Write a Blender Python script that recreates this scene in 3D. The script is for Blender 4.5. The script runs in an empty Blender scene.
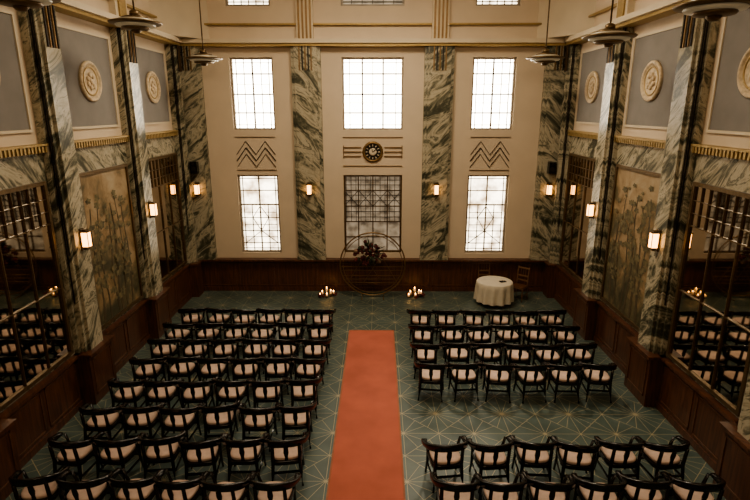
import bpy, bmesh, math, random
from mathutils import Vector, Matrix
random.seed(7)
S=bpy.context.scene
# ------------------------------------------------------------------ materials
def newmat(name):
    m=bpy.data.materials.new(name); m.use_nodes=True
    nt=m.node_tree; b=nt.nodes['Principled BSDF']
    return m,nt,b
def P(name,col,rough=.5,metal=0,emis=None,es=0,var=0.12,scale=6,bump=0):
    m,nt,b=newmat(name)
    b.inputs['Roughness'].default_value=rough
    b.inputs['Metallic'].default_value=metal
    tc=nt.nodes.new('ShaderNodeTexCoord')
    n=nt.nodes.new('ShaderNodeTexNoise'); n.inputs['Scale'].default_value=scale; n.inputs['Detail'].default_value=4
    nt.links.new(tc.outputs['Object'],n.inputs['Vector'])
    r=nt.nodes.new('ShaderNodeValToRGB')
    r.color_ramp.elements[0].position=.3; r.color_ramp.elements[1].position=.7
    r.color_ramp.elements[0].color=(*[c*(1-var) for c in col],1)
    r.color_ramp.elements[1].color=(*[min(1,c*(1+var)) for c in col],1)
    nt.links.new(n.outputs['Fac'],r.inputs['Fac']); nt.links.new(r.outputs['Color'],b.inputs['Base Color'])
    if bump:
        bp=nt.nodes.new('ShaderNodeBump'); bp.inputs['Strength'].default_value=bump; bp.inputs['Distance'].default_value=.01
        nt.links.new(n.outputs['Fac'],bp.inputs['Height']); nt.links.new(bp.outputs['Normal'],b.inputs['Normal'])
    if emis:
        b.inputs['Emission Color'].default_value=(*emis,1); b.inputs['Emission Strength'].default_value=es
    return m
def pq(nt):
    """(x+y, z) coordinates so one texture works on walls of either direction"""
    tc=nt.nodes.new('ShaderNodeTexCoord'); sx=nt.nodes.new('ShaderNodeSeparateXYZ')
    nt.links.new(tc.outputs['Object'],sx.inputs[0])
    a=nt.nodes.new('ShaderNodeMath'); a.operation='ADD'
    nt.links.new(sx.outputs[0],a.inputs[0]); nt.links.new(sx.outputs[1],a.inputs[1])
    c=nt.nodes.new('ShaderNodeCombineXYZ'); nt.links.new(a.outputs[0],c.inputs[0]); nt.links.new(sx.outputs[2],c.inputs[1])
    return c
def ramp(nt,stops):
    r=nt.nodes.new('ShaderNodeValToRGB'); e=r.color_ramp.elements
    e[0].position=stops[0][0]; e[0].color=(*stops[0][1],1)
    e[1].position=stops[-1][0]; e[1].color=(*stops[-1][1],1)
    for p,c in stops[1:-1]:
        k=e.new(p); k.color=(*c,1)
    return r
def marble(name,rot):
    m,nt,b=newmat(name); c=pq(nt)
    mp=nt.nodes.new('ShaderNodeMapping'); mp.inputs['Rotation'].default_value=(0,0,rot); 
    nt.links.new(c.outputs[0],mp.inputs[0])
    mp2=nt.nodes.new('ShaderNodeMapping'); mp2.inputs['Scale'].default_value=(.55,1.7,1)
    nt.links.new(mp.outputs[0],mp2.inputs[0])
    n=nt.nodes.new('ShaderNodeTexNoise'); n.inputs['Scale'].default_value=1.6; n.inputs['Detail'].default_value=9; n.inputs['Roughness'].default_value=.68; n.inputs['Distortion'].default_value=1.4
    nt.links.new(mp2.outputs[0],n.inputs['Vector'])
    r=ramp(nt,[(.30,(.030,.032,.021)),(.41,(.075,.075,.051)),(.46,(.18,.168,.118)),(.50,(.34,.305,.22)),(.56,(.48,.425,.32)),(.59,(.30,.275,.20)),(.605,(.09,.086,.06)),(.63,(.25,.23,.165)),(.69,(.42,.37,.28))])
    nt.links.new(n.outputs['Fac'],r.inputs['Fac']); nt.links.new(r.outputs['Color'],b.inputs['Base Color'])
    b.inputs['Roughness'].default_value=.26
    return m
MARB=marble('marble_veined',.75); MARB2=marble('marble_veined_b',-.7)
CREAM=P('cream_plaster',(.62,.51,.385),.8,var=.04,scale=1.5)
CREAM2=P('cream_plaster_light',(.62,.53,.40),.75,var=.04,scale=2)
GREY=P('grey_panel',(.225,.205,.185),.8,var=.06,scale=3)
GOLD=P('gold_leaf',(.36,.25,.10),.5,.4,var=.15,scale=20)
AGOLD=P('aged_brass',(.22,.135,.055),.4,.6,var=.15,scale=20)
DGOLD=P('dull_bronze',(.15,.10,.05),.4,.7,var=.2,scale=20)
BLACK=P('black_lacquer',(.009,.008,.007),.18,var=.2)
DARKM=P('dark_metal',(.03,.025,.02),.4,.6)
CUSH=P('cushion_fabric',(.60,.44,.36),.8,var=.12,scale=9,bump=.2)
CLOTH=P('linen_cloth',(.62,.55,.44),.85,var=.04)
WHITE=P('window_frame_paint',(.30,.25,.19),.5)
LEAD=P('lead_came',(.06,.045,.03),.5,.3)
BRICK=P('relief_plaster',(.58,.46,.31),.6,var=.25,scale=14,bump=.6)
WOODC=P('walnut_wood',(.11,.048,.022),.35,var=.3,scale=12)
WOODL=P('light_brown_wood',(.17,.09,.045),.4,var=.2,scale=12)
FLOW=P('red_petals',(.10,.018,.016),.7,var=.5,scale=14)
FLOW2=P('cream_petals',(.26,.17,.11),.7,var=.2,scale=14)
LEAF=P('dark_leaves',(.03,.038,.018),.6,var=.4)
WAX=P('candle_wax',(.7,.55,.38),.5,emis=(1,.5,.2),es=.3)
FLAME=P('candle_flame',(1,.6,.2),.5,emis=(1,.5,.14),es=16)
SCON=P('sconce_glass',(1,.6,.3),.4,emis=(1,.48,.15),es=6.5)
LAMPG=P('pendant_glass',(.45,.4,.3),.3,emis=(1,.8,.5),es=.06)
WOOD,nt,b=newmat('mahogany_panel'); c=pq(nt)
mp=nt.nodes.new('ShaderNodeMapping'); mp.inputs['Scale'].default_value=(9,.7,1); nt.links.new(c.outputs[0],mp.inputs[0])
n=nt.nodes.new('ShaderNodeTexNoise'); n.inputs['Scale'].default_value=2; n.inputs['Detail'].default_value=6; n.inputs['Distortion'].default_value=.6
nt.links.new(mp.outputs[0],n.inputs['Vector'])
r=ramp(nt,[(.3,(.044,.017,.008)),(.55,(.098,.038,.018)),(.75,(.15,.060,.028))]); nt.links.new(n.outputs['Fac'],r.inputs['Fac']); nt.links.new(r.outputs['Color'],b.inputs['Base Color']); b.inputs['Roughness'].default_value=.35
REDC=P('red_carpet_pile',(.44,.125,.085),.95,var=.12,scale=1.6,bump=.1)
REDE=P('red_carpet_edge',(.34,.14,.08),.9)
def emglass(name,c1,c2,st,scale):
    m,nt,b=newmat(name); c=pq(nt)
    n=nt.nodes.new('ShaderNodeTexNoise'); n.inputs['Scale'].default_value=scale; n.inputs['Detail'].default_value=3
    nt.links.new(c.outputs[0],n.inputs['Vector'])
    r=ramp(nt,[(.35,c1),(.6,c2)]); nt.links.new(n.outputs['Fac'],r.inputs['Fac'])
    b.inputs['Base Color'].default_value=(.2,.18,.15,1); b.inputs['Roughness'].default_value=.3
    nt.links.new(r.outputs['Color'],b.inputs['Emission Color']); b.inputs['Emission Strength'].default_value=st
    return m
PANE=emglass('daylit_glass',(.95,.82,.62),(1,.92,.77),13,1.2)
PANEL=emglass('daylit_glass_low',(.26,.19,.12),(1,.86,.64),5.5,1.9)
PANEC=emglass('obscured_glass',(.10,.075,.05),(.36,.28,.19),.75,3.2)
MIR,nt,b=newmat('dark_mirror'); b.inputs['Metallic'].default_value=1; b.inputs['Roughness'].default_value=.03
tc=nt.nodes.new('ShaderNodeTexCoord'); n=nt.nodes.new('ShaderNodeTexNoise'); n.inputs['Scale'].default_value=2; nt.links.new(tc.outputs['Object'],n.inputs['Vector'])
r=ramp(nt,[(.3,(.42,.37,.30)),(.7,(.60,.54,.46))]); nt.links.new(n.outputs['Fac'],r.inputs['Fac']); nt.links.new(r.outputs['Color'],b.inputs['Base Color'])
MUR,nt,b=newmat('mural_paint'); c=pq(nt)
n=nt.nodes.new('ShaderNodeTexNoise'); n.inputs['Scale'].default_value=1.3; n.inputs['Detail'].default_value=7; n.inputs['Distortion'].default_value=.5; n.inputs['Roughness'].default_value=.62
nt.links.new(c.outputs[0],n.inputs['Vector'])
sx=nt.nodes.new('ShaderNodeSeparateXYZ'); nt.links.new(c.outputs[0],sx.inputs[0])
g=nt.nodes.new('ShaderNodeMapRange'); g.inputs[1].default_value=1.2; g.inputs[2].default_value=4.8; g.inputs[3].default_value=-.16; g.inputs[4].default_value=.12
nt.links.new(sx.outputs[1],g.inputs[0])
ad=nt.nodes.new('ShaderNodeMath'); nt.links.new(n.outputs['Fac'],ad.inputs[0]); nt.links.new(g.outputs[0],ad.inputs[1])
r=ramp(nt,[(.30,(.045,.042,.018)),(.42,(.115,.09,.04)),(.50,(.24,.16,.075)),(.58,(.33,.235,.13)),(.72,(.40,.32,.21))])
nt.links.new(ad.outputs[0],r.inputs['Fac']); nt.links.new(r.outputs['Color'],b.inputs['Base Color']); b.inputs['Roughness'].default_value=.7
MURT=P('mural_tree_paint',(.07,.05,.023),.7,var=.4,scale=5)
MURL=P('mural_foliage_paint',(.13,.105,.048),.7,var=.6,scale=9)
FLR,nt,b=newmat('patterned_floor_carpet'); L=nt.links.new
def M(op,a=None,b_=None):
    k=nt.nodes.new('ShaderNodeMath'); k.operation=op
    for i,q in enumerate((a,b_)):
        if q is None: continue
        if isinstance(q,(int,float)): k.inputs[i].default_value=q
        else: L(q,k.inputs[i])
    return k.outputs[0]
tc=nt.nodes.new('ShaderNodeTexCoord'); sx=nt.nodes.new('ShaderNodeSeparateXYZ'); L(tc.outputs['Object'],sx.inputs[0])
T=1.35
def star(ox,oy,nr,w):
    fx=M('SUBTRACT',M('FRACT',M('ADD',M('DIVIDE',sx.outputs[0],T),ox)),.5)
    fy=M('SUBTRACT',M('FRACT',M('ADD',M('DIVIDE',sx.outputs[1],T),oy)),.5)
    a=M('ARCTAN2',fy,fx); rr=M('SQRT',M('ADD',M('MULTIPLY',fx,fx),M('MULTIPLY',fy,fy)))
    d=M('MULTIPLY',M('ABSOLUTE',M('SINE',M('MULTIPLY',a,nr))),M('DIVIDE',rr,nr))
    line=M('LESS_THAN',d,w)
    md=M('ADD',M('ABSOLUTE',fx),M('ABSOLUTE',fy))
    ins=M('LESS_THAN',md,.5)
    edge=M('LESS_THAN',M('ABSOLUTE',M('SUBTRACT',md,.5)),.006)
    return M('MAXIMUM',M('MULTIPLY',line,ins),edge)
pat=M('MAXIMUM',star(.5,.5,8,.0036),star(0,0,6,.0036))
n=nt.nodes.new('ShaderNodeTexNoise'); n.inputs['Scale'].default_value=1.5; n.inputs['Detail'].default_value=5; L(tc.outputs['Object'],n.inputs['Vector'])
r=ramp(nt,[(.35,(.056,.082,.072)),(.65,(.092,.124,.108))]); L(n.outputs['Fac'],r.inputs['Fac'])
mx=nt.nodes.new('ShaderNodeMix'); mx.data_type='RGBA'; L(pat,mx.inputs[0]); L(r.outputs['Color'],mx.inputs[6]); mx.inputs[7].default_value=(.36,.31,.20,1)
L(mx.outputs[2],b.inputs['Base Color']); b.inputs['Roughness'].default_value=.40

# ------------------------------------------------------------------ mesh helpers
def box(bm,x0,x1,y0,y1,z0,z1,mi=0):
    vs=[bm.verts.new((x,y,z)) for x in(min(x0,x1),max(x0,x1)) for y in(min(y0,y1),max(y0,y1)) for z in(min(z0,z1),max(z0,z1))]
    for f in((0,1,3,2),(4,6,7,5),(0,4,5,1),(2,3,7,6),(0,2,6,4),(1,5,7,3)):
        k=bm.faces.new([vs[i] for i in f]); k.material_index=mi
def rings(bm,rs,mi=0,caps=True,closed=False,smooth=True):
    V=[[bm.verts.new(p) for p in r] for r in rs]; n=len(V[0])
    m=len(V)
    for i in range(m if closed else m-1):
        A=V[i];B=V[(i+1)%m]
        for j in range(n):
            f=bm.faces.new((A[j],A[(j+1)%n],B[(j+1)%n],B[j])); f.material_index=mi; f.smooth=smooth
    if caps and not closed:
        f=bm.faces.new(V[0][::-1]); f.material_index=mi
        f=bm.faces.new(V[-1]); f.material_index=mi
def frame(d,up=Vector((0,0,1))):
    d=d.normalized()
    if abs(d.dot(up))>.98: up=Vector((0,1,0))
    s=d.cross(up).normalized(); u=s.cross(d).normalized(); return s,u
def tube(bm,pts,r,mi=0,seg=8,closed=False):
    pts=[Vector(p) for p in pts]; n=len(pts); rs=[]
    rr=r if isinstance(r,(list,tuple)) else [r]*n
    for i,p in enumerate(pts):
        if closed: d=pts[(i+1)%n]-pts[i-1]
        else: d=pts[min(i+1,n-1)]-pts[max(i-1,0)]
        s,u=frame(d,Vector((0,1,0)) if closed else Vector((0,0,1)))
        rs.append([p+(s*math.cos(a)+u*math.sin(a))*rr[i] for a in [2*math.pi*k/seg for k in range(seg)]])
    rings(bm,rs,mi,closed=closed)
def beam(bm,p0,p1,w,t,mi=0,up=Vector((0,1,0))):
    p0=Vector(p0);p1=Vector(p1); s,u=frame(p1-p0,up)
    rs=[[p+s*a*w/2+u*c*t/2 for a,c in((-1,-1),(1,-1),(1,1),(-1,1))] for p in(p0,p1)]
    rings(bm,rs,mi,smooth=False)
def lathe(bm,prof,c=(0,0,0),mi=0,seg=32,mat=None,smooth=True):
    c=Vector(c); rs=[]
    for r,z in prof:
        ring=[]
        for k in range(seg):
            a=2*math.pi*k/seg; v=Vector((max(r,.0005)*math.cos(a),max(r,.0005)*math.sin(a),z))
            if mat: v=mat@v
            ring.append(c+v)
        rs.append(ring)
    rings(bm,rs,mi,smooth=smooth)
def finish(name,bm,mats,bevel=0,loc=None,rot=0):
    bmesh.ops.recalc_face_normals(bm,faces=bm.faces[:])
    me=bpy.data.meshes.new(name); bm.to_mesh(me); bm.free()
    for m in mats: me.materials.append(m)
    o=bpy.data.objects.new(name,me); S.collection.objects.link(o)
    if bevel:
        md=o.modifiers.new('bevel','BEVEL'); md.width=bevel; md.segments=2; md.limit_method='ANGLE'
    if loc: o.location=loc
    o.rotation_euler[2]=rot
    return o
W=6.07; YB=17.0; ZC=7.86; ZT=10.6; YN=-3.0
WH=1.14
# ------------------------------------------------------------------ shell
bm=bmesh.new(); box(bm,-W-.3,W+.3,YN-.3,YB+.3,-.2,0); finish('floor',bm,[FLR])
bm=bmesh.new(); box(bm,-W-.3,W+.3,YN-.3,YB+.3,ZT,ZT+.2); finish('ceiling',bm,[CREAM2])
wins=[(-4.4,-3.07),(-.95,.95),(3.07,4.4)]
zw=[(1.31,3.92),(5.34,7.51),(8.95,10.1)]
bm=bmesh.new()
xs=sorted({-W-.3,W+.3,*[a for w in wins for a in w]}); zs=sorted({0,ZT,*[a for w in zw for a in w]})
for i in range(len(xs)-1):
    for j in range(len(zs)-1):
        if any(abs(xs[i]-w[0])<1e-6 for w in wins) and any(abs(zs[j]-z[0])<1e-6 for z in zw): continue
        box(bm,xs[i],xs[i+1],YB,YB+.3,zs[j],zs[j+1])
finish('wall_back',bm,[CREAM])
for s,nm in((-1,'left'),(1,'right')):
    bm=bmesh.new(); box(bm,s*W,s*(W+.3),YN,YB,0,ZT); finish('wall_'+nm,bm,[CREAM])
bm=bmesh.new(); box(bm,-W-.3,W+.3,YN-.3,YN,0,ZT); finish('wall_front',bm,[CREAM])
bm=bmesh.new(); box(bm,-W,W,YN,.25,4.1,4.35); finish('gallery_floor',bm,[CREAM])
# windows
def window(name,x0,x1,z0,z1,pane,style):
    bm=bmesh.new(); y=YB+.14
    box(bm,x0,x1,y+.05,y+.07,z0,z1,1)
    fw=.06
    box(bm,x0,x0+fw,y-.05,y+.05,z0,z1);box(bm,x1-fw,x1,y-.05,y+.05,z0,z1)
    box(bm,x0+fw,x1-fw,y-.05,y+.05,z0,z0+fw);box(bm,x0+fw,x1-fw,y-.05,y+.05,z1-fw,z1)
    w=x1-x0;h=z1-z0; t=.022
    def vb(f,a=0,b=1,t=t,mi=2): box(bm,x0+w*f-t/2,x0+w*f+t/2,y-.01,y+.045,z0+h*a,z0+h*b,mi)
    def hb(f,a=0,b=1,t=t,mi=2): box(bm,x0+w*a,x0+w*b,y-.01,y+.045,z0+h*f-t/2,z0+h*f+t/2,mi)
    if style=='top':
        nv=2 if w<1.5 else 3
        if nv==2: vb(.5,t=.05,mi=0)
        else:
            vb(.33,t=.05,mi=0);vb(.67,t=.05,mi=0)
        for f in(.24,.5,.78): hb(f,t=.042,mi=0)
        vb(.12,t=.022);vb(.88,t=.022);hb(.07,t=.022);hb(.93,t=.022)
        vb(.3 if nv==2 else .5,t=.018)
        if nv==2: vb(.7,t=.018)
        hb(.38,.12,.88,.018);hb(.64,.12,.88,.018)
    elif style=='low':
        vb(.5,t=.045,mi=0); hb(.62,t=.045,mi=0); hb(.8,t=.03,mi=0)
        vb(.1);vb(.9);hb(.05);hb(.95);vb(.3,0,.62);vb(.7,0,.62);hb(.12);hb(.45);hb(.28)
        hb(.52,.1,.9,.014);hb(.36,.1,.9,.014);hb(.2,.1,.9,.014)
        for a,c in(((.1,.12),(.5,.28)),((.9,.12),(.5,.28)),((.3,.45),(.5,.28)),((.7,.45),(.5,.28)),((.3,.45),(.5,.6)),((.7,.45),(.5,.6))):
            beam(bm,(x0+w*a[0],y+.02,z0+h*a[1]),(x0+w*c[0],y+.02,z0+h*c[1]),t,.03,2)
    elif style=='mid':
        for f in(.25,.5,.75): vb(f,t=.035,mi=0)
        for f in(.2,.4,.6,.8): hb(f,t=.03,mi=0)
        for i in range(12): vb((i+.5)/12,.4,.97,.014)
        for f in(.46,.53,.67,.74,.87,.93): hb(f,t=.014)
        for i in range(4):
            for a,c in((0,1),(1,0)):
                beam(bm,(x0+w*(i+a)/4,y+.02,z0+h*.6),(x0+w*(i+c)/4,y+.02,z0+h*.8),.016,.03,2)
    else:
        for i in range(5): vb((i+1)/6)
        for f in(.12,.4,.7): hb(f)
    return finish(name,bm,[DGOLD if style=='mid' else WHITE,pane,LEAD])
k=1
for i,(a,b_) in enumerate(wins):
    window(f'window_{k}',a,b_,*zw[0],PANEC if i==1 else PANEL,'mid' if i==1 else 'low');k+=1
    window(f'window_{k}',a,b_,*zw[1],PANE,'top');k+=1
    window(f'window_{k}',a,b_,*zw[2],PANEC if i==1 else PANEL,'clr');k+=1
# back pillars
piers=[(-W,-5.25),(-2.48,-1.58),(1.58,2.48),(5.25,W)]
for i,(a,b_) in enumerate(piers):
    bm=bmesh.new()
    box(bm,a+.1,b_-.1,YB-.24,YB,WH,ZC-.06); box(bm,a,b_,YB-.15,YB,WH,ZC-.06)
    w=b_-a
    for j in range(5):
        x=a+w*(.3+.1*j); box(bm,x-.018,x+.018,YB-.27,YB-.23,ZC-.75,ZC-.06,1+(j%2))
    box(bm,a-.02,b_+.02,YB-.26,YB,WH-.0,WH+.12,0)
    finish('marble_pilaster',bm,[MARB if i%2 else MARB2,AGOLD,DARKM])
# cornice back + sides
bm=bmesh.new()
box(bm,-W,W,YB-.30,YB,ZC-.06,ZC+.02,1); box(bm,-W,W,YB-.36,YB,ZC+.02,ZC+.14,0); box(bm,-W,W,YB-.12,YB,ZC+.55,ZC+.60,1)
for s in(-1,1):
    box(bm,s*W,s*(W-.34),YN,YB-.36,ZC-.06,ZC+.02,1); box(bm,s*W,s*(W-.40),YN,YB-.36,ZC+.02,ZC+.14,0)
    box(bm,s*W,s*(W-.12),YN,YB-.12,ZC+.55,ZC+.60,1)
    # stepped beams rising above every wall pilaster
    for yc in(3.7,6.95,10.2,13.45):
        box(bm,s*W,s*(W-.16),yc-.3,yc+.3,ZC+.14,ZT,0); box(bm,s*(W-.16),s*(W-.20),yc-.17,yc+.17,ZC+.14,ZT,1)
# ceiling beams
for yc in(3.7,6.95,10.2,13.45): box(bm,-W,W,yc-.22,yc+.22,ZT-.28,ZT,0)
finish('trim_1',bm,[CREAM2,GOLD])
bm=bmesh.new()
for c in(-2.03,2.03):
    box(bm,c-.25,c+.25,YB-.16,YB,ZC+.14,ZT,0)
    for j in range(4): box(bm,c-.2+.115*j,c-.145+.115*j,YB-.19,YB-.15,ZC+.14,ZT,1)
finish('trim_2',bm,[CREAM2,AGOLD])
for s,nm in((-1,'left'),(1,'right')):
    bm=bmesh.new()
    pts=[(s*W,15.5),(s*4.95,17.0),(s*W,17.0)]
    rings(bm,[[(x,y,z) for x,y in pts] for z in(ZC+.15,ZT)],0,smooth=False)
    finish('wall_corner_'+nm,bm,[CREAM2])
# wainscot back
def panels(bm,axis,a,b_,face,sgn,n):
    w=(b_-a)/n
    for i in range(n):
        u0=a+w*i+.06;u1=a+w*(i+1)-.06
        for z0,z1 in((.2,WH-.14),):
            for (p0,p1,q0,q1) in((u0,u1,z0,z0+.03),(u0,u1,z1-.03,z1),(u0,u0+.03,z0,z1),(u1-.03,u1,z0,z1)):
                if axis=='x': box(bm,p0,p1,face,face+sgn*.015,q0,q1,1)
                else: box(bm,face,face+sgn*.015,p0,p1,q0,q1,1)
bm=bmesh.new(); box(bm,-W,W,YB-.1,YB,0,WH-.06); box(bm,-W,W,YB-.28,YB,WH-.06,WH-.0); box(bm,-W,W,YB-.13,YB-.1,0,.14)
panels(bm,'x',-W+.2,W-.2,YB-.1,-1,9)
finish('baseboard_back',bm,[WOOD,WOODC])
# chevrons
for cx in(-3.735,3.735):
    bm=bmesh.new()
    for zz,tt in((4.17,.018),(4.37,.030),(4.57,.018)):
        xs_=[cx-.62+.31*i for i in range(5)]
        for i in range(4):
            z0=zz+(.42 if i%2 else 0); z1=zz+(0 if i%2 else .42)
            beam(bm,(xs_[i],YB-.016,z0),(xs_[i+1],YB-.016,z1),tt,.02,0)
    for z in(4.08,5.12): box(bm,cx-.64,cx+.64,YB-.03,YB-.005,z-.008,z+.008,1)
    finish('chevron_relief',bm,[LEAD,DGOLD])
# clock
RX=Matrix.Rotation(math.pi/2,3,'X')
bm=bmesh.new(); cz=4.66
lathe(bm,[(.33,0),(.33,.05),(.28,.09),(.25,.05),(.25,.0)],(0,YB,cz),0,40,RX)
lathe(bm,[(.248,0),(.248,.03)],(0,YB,cz),3,40,RX)
lathe(bm,[(.12,.03),(.12,.06),(.08,.07)],(0,YB,cz),2,24,RX)
for i in range(12):
    a=i*math.pi/6; beam(bm,(.17*math.sin(a),YB-.045,cz+.17*math.cos(a)),(.23*math.sin(a),YB-.045,cz+.23*math.cos(a)),.022,.02,2)
beam(bm,(0,YB-.08,cz),(.12,YB-.08,cz+.1),.02,.01,1); beam(bm,(0,YB-.08,cz),(-.06,YB-.08,cz+.2),.015,.01,1)
for s in(-1,1):
    for z in(cz+.14,cz,cz-.14): box(bm,s*.37,s*.92,YB-.04,YB,z-.012,z+.012,0)
    box(bm,s*.92,s*.94,YB-.04,YB,cz-.2,cz+.2,0)
for z in(cz-.45,cz+.45): box(bm,-.95,.95,YB-.025,YB,z-.012,z+.012,0)
finish('round_clock',bm,[AGOLD,BLACK,CREAM2,DARKM])
# ------------------------------------------------------------------ side walls
py=[(3.3,4.1),(6.55,7.35),(9.8,10.6),(13.05,13.85),(16.3,16.76)]
def sx_(s,d): return s*(W-d)
tn=3
for s,nm in((-1,'left'),(1,'right')):
    bm=bmesh.new()
    box(bm,s*W,sx_(s,.10),.3,YB-.28,0,WH-.06); box(bm,s*W,sx_(s,.17),.3,YB-.28,WH-.06,WH)
    box(bm,sx_(s,.10),sx_(s,.13),.3,YB-.28,0,.14)
    for (a,b_) in py:
        box(bm,s*W,sx_(s,.36),a-.06,b_+.06 if b_<16 else YB-.28,0,WH-.06); box(bm,s*W,sx_(s,.42),a-.1,b_+.1 if b_<16 else YB-.28,WH-.06,WH)
    for i in range(len(py)-1): panels(bm,'y',py[i][1]+.1,py[i+1][0]-.1,sx_(s,.10),-s,2)
    for (a,b_) in py[:-1]: panels(bm,'y',a-.03,b_+.03,sx_(s,.36),-s,1)
    finish('baseboard_'+nm,bm,[WOOD,WOODC])
    bm=bmesh.new(); box(bm,s*W,sx_(s,.05),.3,YB-.3,WH,5.2)
    finish(f'trim_{tn}',bm,[MARB]);tn+=1
    bm=bmesh.new()
    box(bm,sx_(s,0),sx_(s,.12),.3,YB-.3,5.2,5.32,0); box(bm,sx_(s,0),sx_(s,.16),.3,YB-.3,5.32,5.36,1)
    y=.35
    while y<YB-.35:
        box(bm,sx_(s,.12),sx_(s,.145),y,y+.05,5.205,5.315,1); y+=.1
    finish(f'trim_{tn}',bm,[AGOLD,GOLD]);tn+=1
    for (a,b_) in py:
        bm=bmesh.new(); w=b_-a
        box(bm,s*W,sx_(s,.14),a,b_,WH,ZC-.06,0); box(bm,sx_(s,.14),sx_(s,.24),a+.07,b_-.07,WH,ZC-.06,0)
        box(bm,sx_(s,.24),sx_(s,.30),a+.16,b_-.16,WH,ZC-.06,0)
        for d in(.17,.21): box(bm,sx_(s,d-.01),sx_(s,d+.01),a+.045,a+.07,2.2 if d<.2 else 3.2,ZC-.06,1)
        for j in range(5):
            yy=a+w*(.3+.1*j); box(bm,sx_(s,.30),sx_(s,.325),yy-.016,yy+.016,ZC-.8,ZC-.06,1+(j%2))
        finish('marble_pilaster',bm,[MARB2 if s<0 else MARB,DARKM,AGOLD])
    for i in range(len(py)-1):
        a=py[i][1]; b_=py[i+1][0]; 
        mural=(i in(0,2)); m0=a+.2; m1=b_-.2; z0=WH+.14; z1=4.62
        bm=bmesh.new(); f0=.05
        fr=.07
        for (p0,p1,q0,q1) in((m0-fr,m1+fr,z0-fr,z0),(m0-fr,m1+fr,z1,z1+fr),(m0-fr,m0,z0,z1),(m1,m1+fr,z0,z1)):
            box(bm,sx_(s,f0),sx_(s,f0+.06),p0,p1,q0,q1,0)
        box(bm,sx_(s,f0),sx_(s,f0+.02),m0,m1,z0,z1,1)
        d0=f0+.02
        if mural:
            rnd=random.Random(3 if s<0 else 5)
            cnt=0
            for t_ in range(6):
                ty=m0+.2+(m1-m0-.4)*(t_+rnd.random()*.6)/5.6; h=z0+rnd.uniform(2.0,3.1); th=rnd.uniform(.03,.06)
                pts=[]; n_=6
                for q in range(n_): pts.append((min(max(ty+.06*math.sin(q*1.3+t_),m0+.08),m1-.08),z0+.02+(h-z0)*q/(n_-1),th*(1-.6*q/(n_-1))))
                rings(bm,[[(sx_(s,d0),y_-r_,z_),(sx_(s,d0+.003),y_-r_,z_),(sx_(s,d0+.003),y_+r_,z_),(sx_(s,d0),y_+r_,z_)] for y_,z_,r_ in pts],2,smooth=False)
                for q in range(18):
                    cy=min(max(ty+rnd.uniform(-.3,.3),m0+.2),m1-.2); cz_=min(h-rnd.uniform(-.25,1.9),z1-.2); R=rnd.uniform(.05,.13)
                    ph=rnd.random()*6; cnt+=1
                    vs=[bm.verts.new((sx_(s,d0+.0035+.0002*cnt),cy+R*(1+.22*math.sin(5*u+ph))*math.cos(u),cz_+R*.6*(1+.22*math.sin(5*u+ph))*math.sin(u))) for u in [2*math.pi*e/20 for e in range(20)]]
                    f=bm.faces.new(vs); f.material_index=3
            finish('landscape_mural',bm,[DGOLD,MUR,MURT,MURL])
        else:
            wy=m1-m0; h=z1-z0
            def vb(f,a_=0,c_=1,t=.02): box(bm,sx_(s,d0),sx_(s,d0+.03),m0+wy*f-t/2,m0+wy*f+t/2,z0+h*a_,z0+h*c_,2)
            def hb(f,a_=0,c_=1,t=.02): box(bm,sx_(s,d0),sx_(s,d0+.03),m0+wy*a_,m0+wy*c_,z0+h*f-t/2,z0+h*f+t/2,2)
            for f in(1/3,2/3): vb(f,0,1,.018)
            for f in(.4,.78): hb(f,0,1,.018)
            for e in range(1,9): vb(e/9,.78,1,.010)
            for f in(.85,.92): hb(f,0,1,.010)
            finish('leaded_mirror',bm,[DGOLD,MIR,DGOLD])
        bm=bmesh.new(); g0,g1=a+.22,b_-.22; q0,q1=5.62,7.52
        box(bm,s*W,sx_(s,.02),g0,g1,q0,q1,0)
        for (p0,p1,e0,e1) in((g0-.05,g1+.05,q0-.05,q0),(g0-.05,g1+.05,q1,q1+.05),(g0-.05,g0,q0,q1),(g1,g1+.05,q0,q1)): box(bm,s*W,sx_(s,.045),p0,p1,e0,e1,1)
        finish(f'trim_{tn}',bm,[GREY,CREAM2]);tn+=1
        bm=bmesh.new(); RY=Matrix.Rotation(-s*math.pi/2,3,'Y'); cc=(sx_(s,.02),(a+b_)/2,6.55)
        lathe(bm,[(.42,0),(.42,.05),(.385,.075),(.35,.05),(.34,.03),(.1,.04),(.0,.045)],cc,0,40,RY)
        lathe(bm,[(.30,.03),(.30,.045),(.27,.045),(.27,.03)],cc,1,40,RY)
        for q in range(7):
            an=q*.9; rr=.13 if q else 0
            c2=Vector(cc)+Vector((-s*.05,rr*math.cos(an),rr*math.sin(an)))
            lathe(bm,[(.005,-.03),(.05,-.015),(.06,0),(.04,.02),(.005,.03)],c2,0,10,RY)
        finish('relief_medallion',bm,[BRICK,GOLD])
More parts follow.
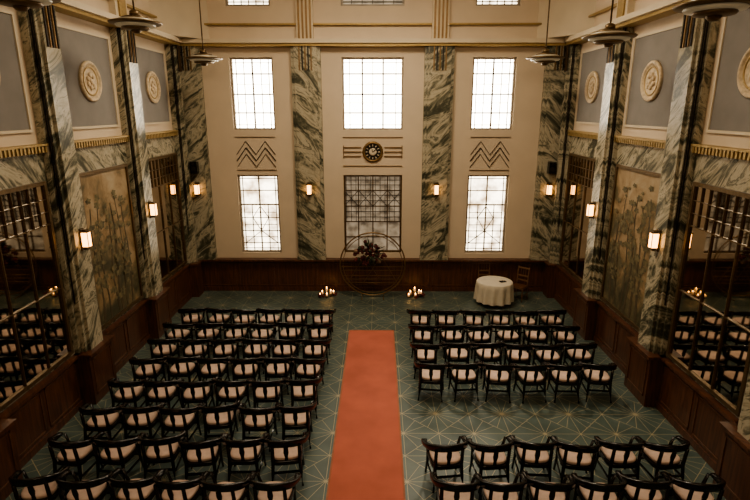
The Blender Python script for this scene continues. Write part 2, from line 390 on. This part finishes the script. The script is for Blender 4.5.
# sconces
def sconce(x,y,z,dirx,diry):
    bm=bmesh.new()
    box(bm,-.07,.07,-.03,0,-.22,.22,0)
    box(bm,-.075,.075,-.17,-.03,-.17,-.145,0); box(bm,-.075,.075,-.17,-.03,.145,.17,0)
    box(bm,-.062,.062,-.158,-.035,-.145,.145,1)
    for u in(-.068,.056): box(bm,u,u+.012,-.165,-.153,-.145,.145,0)
    box(bm,-.045,.045,-.13,-.05,.17,.20,0); box(bm,-.045,.045,-.13,-.05,-.21,-.17,0)
    o=finish('sconce_light',bm,[DGOLD,SCON]); o.location=(x,y,z); o.rotation_euler[2]=math.atan2(dirx,-diry)
for s in(-1,1):
    for (a,b_) in py[:4]: sconce(sx_(s,.30),(a+b_)/2,3.45,-s,0)
    sconce(s*2.03,YB-.24,3.5,0,-1); sconce(s*5.62,YB-.24,3.5,0,-1)
    bm=bmesh.new(); box(bm,-.11,.11,-.2,0,-.18,.18,0); lathe(bm,[(.08,0),(.085,.01),(.05,.004),(.02,.012)],(0,-.2,-.05),1,20,RX); lathe(bm,[(.035,0),(.035,.01)],(0,-.2,.11),1,16,RX); box(bm,-.03,.03,0,.04,-.05,.05,1)
    o=finish('loudspeaker',bm,[BLACK,DARKM],bevel=.01); o.location=(s*5.62,YB-.285,4.2)
# pendants
def pendant(x,y,z):
    bm=bmesh.new(); zt=ZT-z
    lathe(bm,[(.0,-.16),(.06,-.155),(.09,-.12),(.1,-.09)],(0,0,0),0,32)
    lathe(bm,[(.10,-.10),(.25,-.085),(.27,-.06),(.26,-.045),(.1,-.05)],(0,0,0),0,40)
    lathe(bm,[(.18,-.05),(.36,-.035),(.38,-.01),(.36,.01),(.18,.0)],(0,0,0),1,40)
    lathe(bm,[(.3,0),(.48,.012),(.5,.035),(.48,.05),(.3,.04)],(0,0,0),0,48)
    lathe(bm,[(.32,.04),(.34,.09),(.30,.10),(.26,.04)],(0,0,0),1,40)
    lathe(bm,[(.0,.09),(.24,.09),(.25,.13),(.2,.15),(.0,.16)],(0,0,0),0,40)
    lathe(bm,[(.0,.15),(.10,.16),(.09,.24),(.05,.27),(.0,.28)],(0,0,0),0,24)
    tube(bm,[(0,0,.25),(0,0,zt)],.018,0)
    lathe(bm,[(.0,zt-.06),(.07,zt-.05),(.09,zt)],(0,0,0),0,24)
    finish('pendant_light',bm,[DGOLD,LAMPG],loc=(x,y,z))
for x,y,z in((-4.6,11.1,7.58),(-4.6,15.2,7.28),(-4.6,7.6,7.40),(4.6,10.8,7.28),(4.6,14.8,7.25),(4.6,7.5,7.25)): pendant(x,y,z)
# ------------------------------------------------------------------ chairs
def chair_mesh():
    bm=bmesh.new()
    for sx0 in(-1,1):
        tube(bm,[(sx0*.265,.235,0),(sx0*.245,.205,.25),(sx0*.245,.19,.44),(sx0*.295,.17,.675)],[.017,.024,.028,.022],0,8)
        tube(bm,[(sx0*.25,-.29,0),(sx0*.228,-.24,.22),(sx0*.215,-.215,.44),(sx0*.215,-.262,.76)],[.019,.026,.031,.026],0,8)
        beam(bm,(sx0*.245,-.22,.2),(sx0*.245,.2,.2),.022,.03,0,Vector((0,0,1)))
    beam(bm,(-.23,-.235,.24),(.23,-.235,.24),.022,.035,0,Vector((0,0,1))); beam(bm,(-.24,.2,.28),(.24,.2,.28),.022,.03,0,Vector((0,0,1)))
    def slab(z0,z1,g,mi,dome=0,e=.42):
        N=28
        def ring(z,k):
            r=[]
            for i in range(N):
                a=2*math.pi*i/N; ca,sa=math.cos(a),math.sin(a)
                X=math.copysign(abs(ca)**e,ca)*(.265-g)*k*(1+.06*sa); Y=math.copysign(abs(sa)**e,sa)*(.245-g)*k
                r.append((X,Y,z))
            return r
        rs=[ring(z0,.98),ring(z0+(z1-z0)*.25,1),ring(z1-(z1-z0)*.3,1)]
        if dome: rs+= [ring(z1-.008,.96),ring(z1,.88),ring(z1+dome,.5),ring(z1+dome*1.15,.1)]
        else: rs+=[ring(z1,.98)]
        rings(bm,rs,mi)
    slab(.375,.45,0,0); slab(.45,.505,.025,1,.016,.6)
    # horseshoe crest rail with flared arm tips
    pts=[];N=30
    for i in range(N+1):
        u=-1+2*i/N; a=u*math.radians(112)
        x=.325*math.sin(a)+.035*math.copysign(max(0,abs(u)-.75)*4,u); y=-.05-.25*math.cos(a)+(.10*(abs(u)**3)); 
        z=.665+.145*max(0,math.cos(u*math.pi/2))**1.1+.025*max(0,abs(u)-.8)*5
        pts.append((Vector((x,y,z)),u))
    rs=[]
    for i,(p,u) in enumerate(pts):
        d=pts[min(i+1,N)][0]-pts[max(i-1,0)][0]; d.z=0; d.normalize(); o=Vector((d.y,-d.x,0))
        hh=.024+.046*max(0,math.cos(u*math.pi/2))**.8; th=.024+ .016*abs(u)
        up=Vector((0,0,1))+o*(.25*(1-abs(u)))
        prof=[(-1,-.7),(-.7,-1),(.7,-1),(1,-.7),(1,.7),(.7,1),(-.7,1),(-1,.7)]
        rs.append([p+o*q[0]*th+up*q[1]*hh for q in prof])
    rings(bm,rs,0)
    spl=[(.03,-.222,.45),(.024,-.228,.52),(.042,-.24,.61),(.036,-.258,.70),(.05,-.27,.77)]
    rings(bm,[[(-w,y-.008,z),(w,y-.008,z),(w,y+.008,z),(-w,y+.008,z)] for w,y,z in spl],0,smooth=False)
    bmesh.ops.recalc_face_normals(bm,faces=bm.faces[:])
    me=bpy.data.meshes.new('armchair'); bm.to_mesh(me); bm.free(); me.materials.append(BLACK); me.materials.append(CUSH); return me
CM=chair_mesh()
def chair(x,y):
    o=bpy.data.objects.new('armchair',CM); S.collection.objects.link(o)
    o.location=(x+random.uniform(-.03,.03),y+.27+random.uniform(-.05,.05),0); o.rotation_euler[2]=math.radians(random.uniform(-9,9))
cols=[1.32+.705*i for i in range(6)]
for r_ in range(8):
    for cx in cols: chair(-cx,13.0-.95*r_)
for yy in(12.95,11.95,10.9,9.9,7.25,6.35):
    for cx in cols: chair(cx,yy)
# red carpet runner
bm=bmesh.new(); box(bm,-.60,.60,1.2,13.55,0,.014,0)
for s in(-1,1): box(bm,s*.60,s*.63,1.2,13.58,0,.017,1)
box(bm,-.60,.60,13.55,13.58,0,.017,1)
finish('red_carpet_runner',bm,[REDC,REDE])
# table
bm=bmesh.new(); rs=[]
for rad,z,amp in((.01,.752,0),(.5,.752,0),(.545,.748,0),(.562,.73,.002),(.57,.6,.015),(.58,.4,.028),(.59,.25,.036),(.595,.14,.04)):
    rs.append([((rad+amp*math.sin(13*a+.5*math.sin(3*a)))*math.cos(a),(rad+amp*math.sin(13*a+.5*math.sin(3*a)))*math.sin(a),z) for a in [2*math.pi*k_/104 for k_ in range(104)]])
rings(bm,rs,0,caps=False)
lathe(bm,[(.54,.70),(.54,.74)],(0,0,0),1,40); lathe(bm,[(.28,0),(.28,.03),(.05,.07),(.04,.6),(.1,.70)],(0,0,0),1,24)
finish('round_table',bm,[CLOTH,WOODC],loc=(3.85,15.75,0))
bm=bmesh.new(); box(bm,-.10,.0,-.07,.07,0,.02,0); box(bm,.005,.10,-.07,.07,0,.02,0); box(bm,-.09,.09,-.06,.06,.02,.024,0); tube(bm,[(.0,-.04,.032),(.08,.05,.032)],.006,1)
finish('guest_book',bm,[BLACK,CREAM2],loc=(4.08,15.65,.754),rot=.3)
def sidechair(x,y,rot):
    bm=bmesh.new()
    for s in(-1,1):
        tube(bm,[(s*.19,.19,0),(s*.185,.18,.44)],[.014,.02],0); tube(bm,[(s*.19,-.22,0),(s*.185,-.19,.44),(s*.18,-.21,.75),(s*.185,-.26,1.06)],[.014,.02,.017,.014],0)
        beam(bm,(s*.185,-.19,.2),(s*.185,.18,.2),.018,.025,0,Vector((0,0,1)))
    box(bm,-.215,.215,-.2,.21,.42,.455,0); box(bm,-.2,.2,-.18,.2,.455,.485,1)
    for z,y_ in((.62,-.2),(.76,-.212),(1.01,-.255)):
        beam(bm,(-.18,y_,z),(.18,y_,z),.05,.018,0,Vector((0,1,0)))
    for q in(-.08,0,.08): beam(bm,(q,-.212,.76),(q,-.255,1.01),.012,.012,0)
    finish('wooden_side_chair',bm,[WOODL,WOODC],bevel=.004,loc=(x,y,0),rot=rot)
sidechair(3.72,16.60,math.pi); sidechair(4.74,16.1,math.pi*.78)
# wedding arch hoop
bm=bmesh.new(); cz=1.12; R=1.05
def ringpts(R,n=72): return [(R*math.cos(2*math.pi*i/n),0,cz+R*math.sin(2*math.pi*i/n)) for i in range(n)]
tube(bm,ringpts(R),.021,0,8,True); tube(bm,ringpts(R-.09),.011,0,6,True)
for z in(-.62,-.5,-.38,-.2,-.08):
    w=math.sqrt(R*R-z*z)-.04; tube(bm,[(-w,0,cz+z),(w,0,cz+z)],.011,0,6)
for a,c in(((-.8,-.62),(-.1,.6)),((.8,-.62),(.1,.6)),((-.3,-.62),(.35,.4)),((.3,-.62),(-.35,.4))): tube(bm,[(a[0],0,cz+a[1]),(c[0],0,cz+c[1])],.010,0,6)
for s in(-1,1):
    tube(bm,[(s*.35,-.3,.015),(s*.35,.3,.015)],.015,0); tube(bm,[(s*.35,0,.015),(s*.35,0,cz-math.sqrt(R*R-.1225))],.014,0)
arch=finish('wedding_hoop_arch',bm,[AGOLD],loc=(0,16.3,.0))
def blossoms(bm,centers,mis,rr=(.03,.07)):
    for c in centers:
        r0=random.uniform(*rr); mi=random.choice(mis)
        ret=bmesh.ops.create_icosphere(bm,subdivisions=2,radius=r0,matrix=Matrix.Translation(c))
        for v in ret['verts']:
            d=(v.co-Vector(c)).normalized(); v.co+=d*r0*.25*math.sin(9*d.x+3)*math.cos(8*d.z+d.y*7)
        for v in ret['verts']:
            for f in v.link_faces: f.material_index=mi
def leaves(bm,c,n,R,mi):
    c=Vector(c)
    for i in range(n):
        d=Vector((random.gauss(0,1),random.gauss(0,.6),random.gauss(0,.8))).normalized(); L_=random.uniform(.5,1)*R
        s,u=frame(d); a=c+d*L_*.4; b2=c+d*L_*.75; e=c+d*L_*1.1; w=.03
        vs=[bm.verts.new(p) for p in(a,b2+s*w,e,b2-s*w+u*.01)]
        f=bm.faces.new(vs); f.material_index=mi
bm=bmesh.new()
cs=[(random.gauss(-.05,.22),random.gauss(-.05,.04),1.58+random.gauss(0,.13)) for _ in range(55)]+[(random.gauss(-.3,.12),random.gauss(-.05,.04),1.25+random.gauss(0,.12)) for _ in range(14)]
blossoms(bm,cs,[0,0,0,0,0,0,0,1,2],(.035,.07)); leaves(bm,(-.05,-.04,1.55),100,.5,2)
tube(bm,[(-.45,-.02,1.1),(-.2,-.03,1.4),(.35,-.02,1.65)],.012,2,6)
o=finish('flower_arrangement',bm,[FLOW,FLOW2,LEAF],loc=(0,16.18,0)); 
def candles(x,y):
    bm=bmesh.new(); 
    pts=[(-.16,.05,.16),(-.02,.1,.26),(.12,.03,.2),(.0,-.08,.12),(.2,.12,.14),(-.22,-.06,.1)]
    for cx,cy,h in pts:
        lathe(bm,[(.0,0),(.045,0),(.05,.02),(.05,h*.6),(.046,h*.6),(.045,.02)],(cx,cy,0),3,16)
        lathe(bm,[(.035,.01),(.035,h),(.03,h+.004),(.0,h)],(cx,cy,0),0,16)
        lathe(bm,[(.0,h),(.011,h+.015),(.013,h+.03),(.006,h+.055),(.0,h+.065)],(cx,cy,0),1,10)
    blossoms(bm,[(random.uniform(-.3,.3),random.uniform(-.15,.15),random.uniform(.05,.12)) for _ in range(16)],[2],(.03,.05))
    leaves(bm,(0,0,.08),16,.25,4)
    for v in bm.verts:
        if v.co.z<0: v.co.z=0
    finish('candle_cluster',bm,[WAX,FLAME,FLOW,DGOLD,LEAF],loc=(x,y,0))
candles(-1.5,16.3); candles(1.4,16.3)
# ------------------------------------------------------------------ lights
def area(name,loc,target,sx0,sy0,power,col):
    l=bpy.data.lights.new(name,'AREA'); l.shape='RECTANGLE'; l.size=sx0; l.size_y=sy0; l.energy=power; l.color=col
    o=bpy.data.objects.new(name,l); S.collection.objects.link(o); o.location=loc
    o.rotation_euler=(Vector(target)-Vector(loc)).to_track_quat('-Z','Y').to_euler(); return o
area('overhead_fill',(0,11.8,10.25),(0,11.8,0),4.0,2.6,440,(1,.85,.63))  # added overhead fill for general brightness; the closed ceiling has no skylight
area('back_wall_fill',(0,-1,9.6),(0,17,6.5),5,1.5,240,(1,.79,.53))  # unseen fill added behind the camera to brighten the back wall
l=bpy.data.lights.new('sunlike_fill_spot','SPOT'); l.energy=1100; l.color=(1,.86,.64); l.spot_size=math.radians(50); l.spot_blend=1; l.shadow_soft_size=.15  # added sun-like spot for the bright right front floor and chairs, no fixture
o=bpy.data.objects.new('sunlike_fill_spot',l); S.collection.objects.link(o); o.location=(3.0,15.4,10.2); o.rotation_euler=(Vector((3.0,8.2,0))-Vector(o.location)).to_track_quat('-Z','Y').to_euler()
w=bpy.data.worlds.new('World'); S.world=w; w.use_nodes=True
w.node_tree.nodes['Background'].inputs[0].default_value=(.8,.75,.65,1); w.node_tree.nodes['Background'].inputs[1].default_value=.3
# camera
cd=bpy.data.cameras.new('Camera'); cd.lens=25.2; cd.sensor_width=36; cd.clip_end=100
co=bpy.data.objects.new('Camera',cd); S.collection.objects.link(co); co.location=(.2,0,5.97); co.rotation_euler=(math.radians(75),0,.0076)
S.camera=co
try: S.view_settings.look='AgX - Medium High Contrast'
except Exception as e: print(e)
S.view_settings.exposure=.1
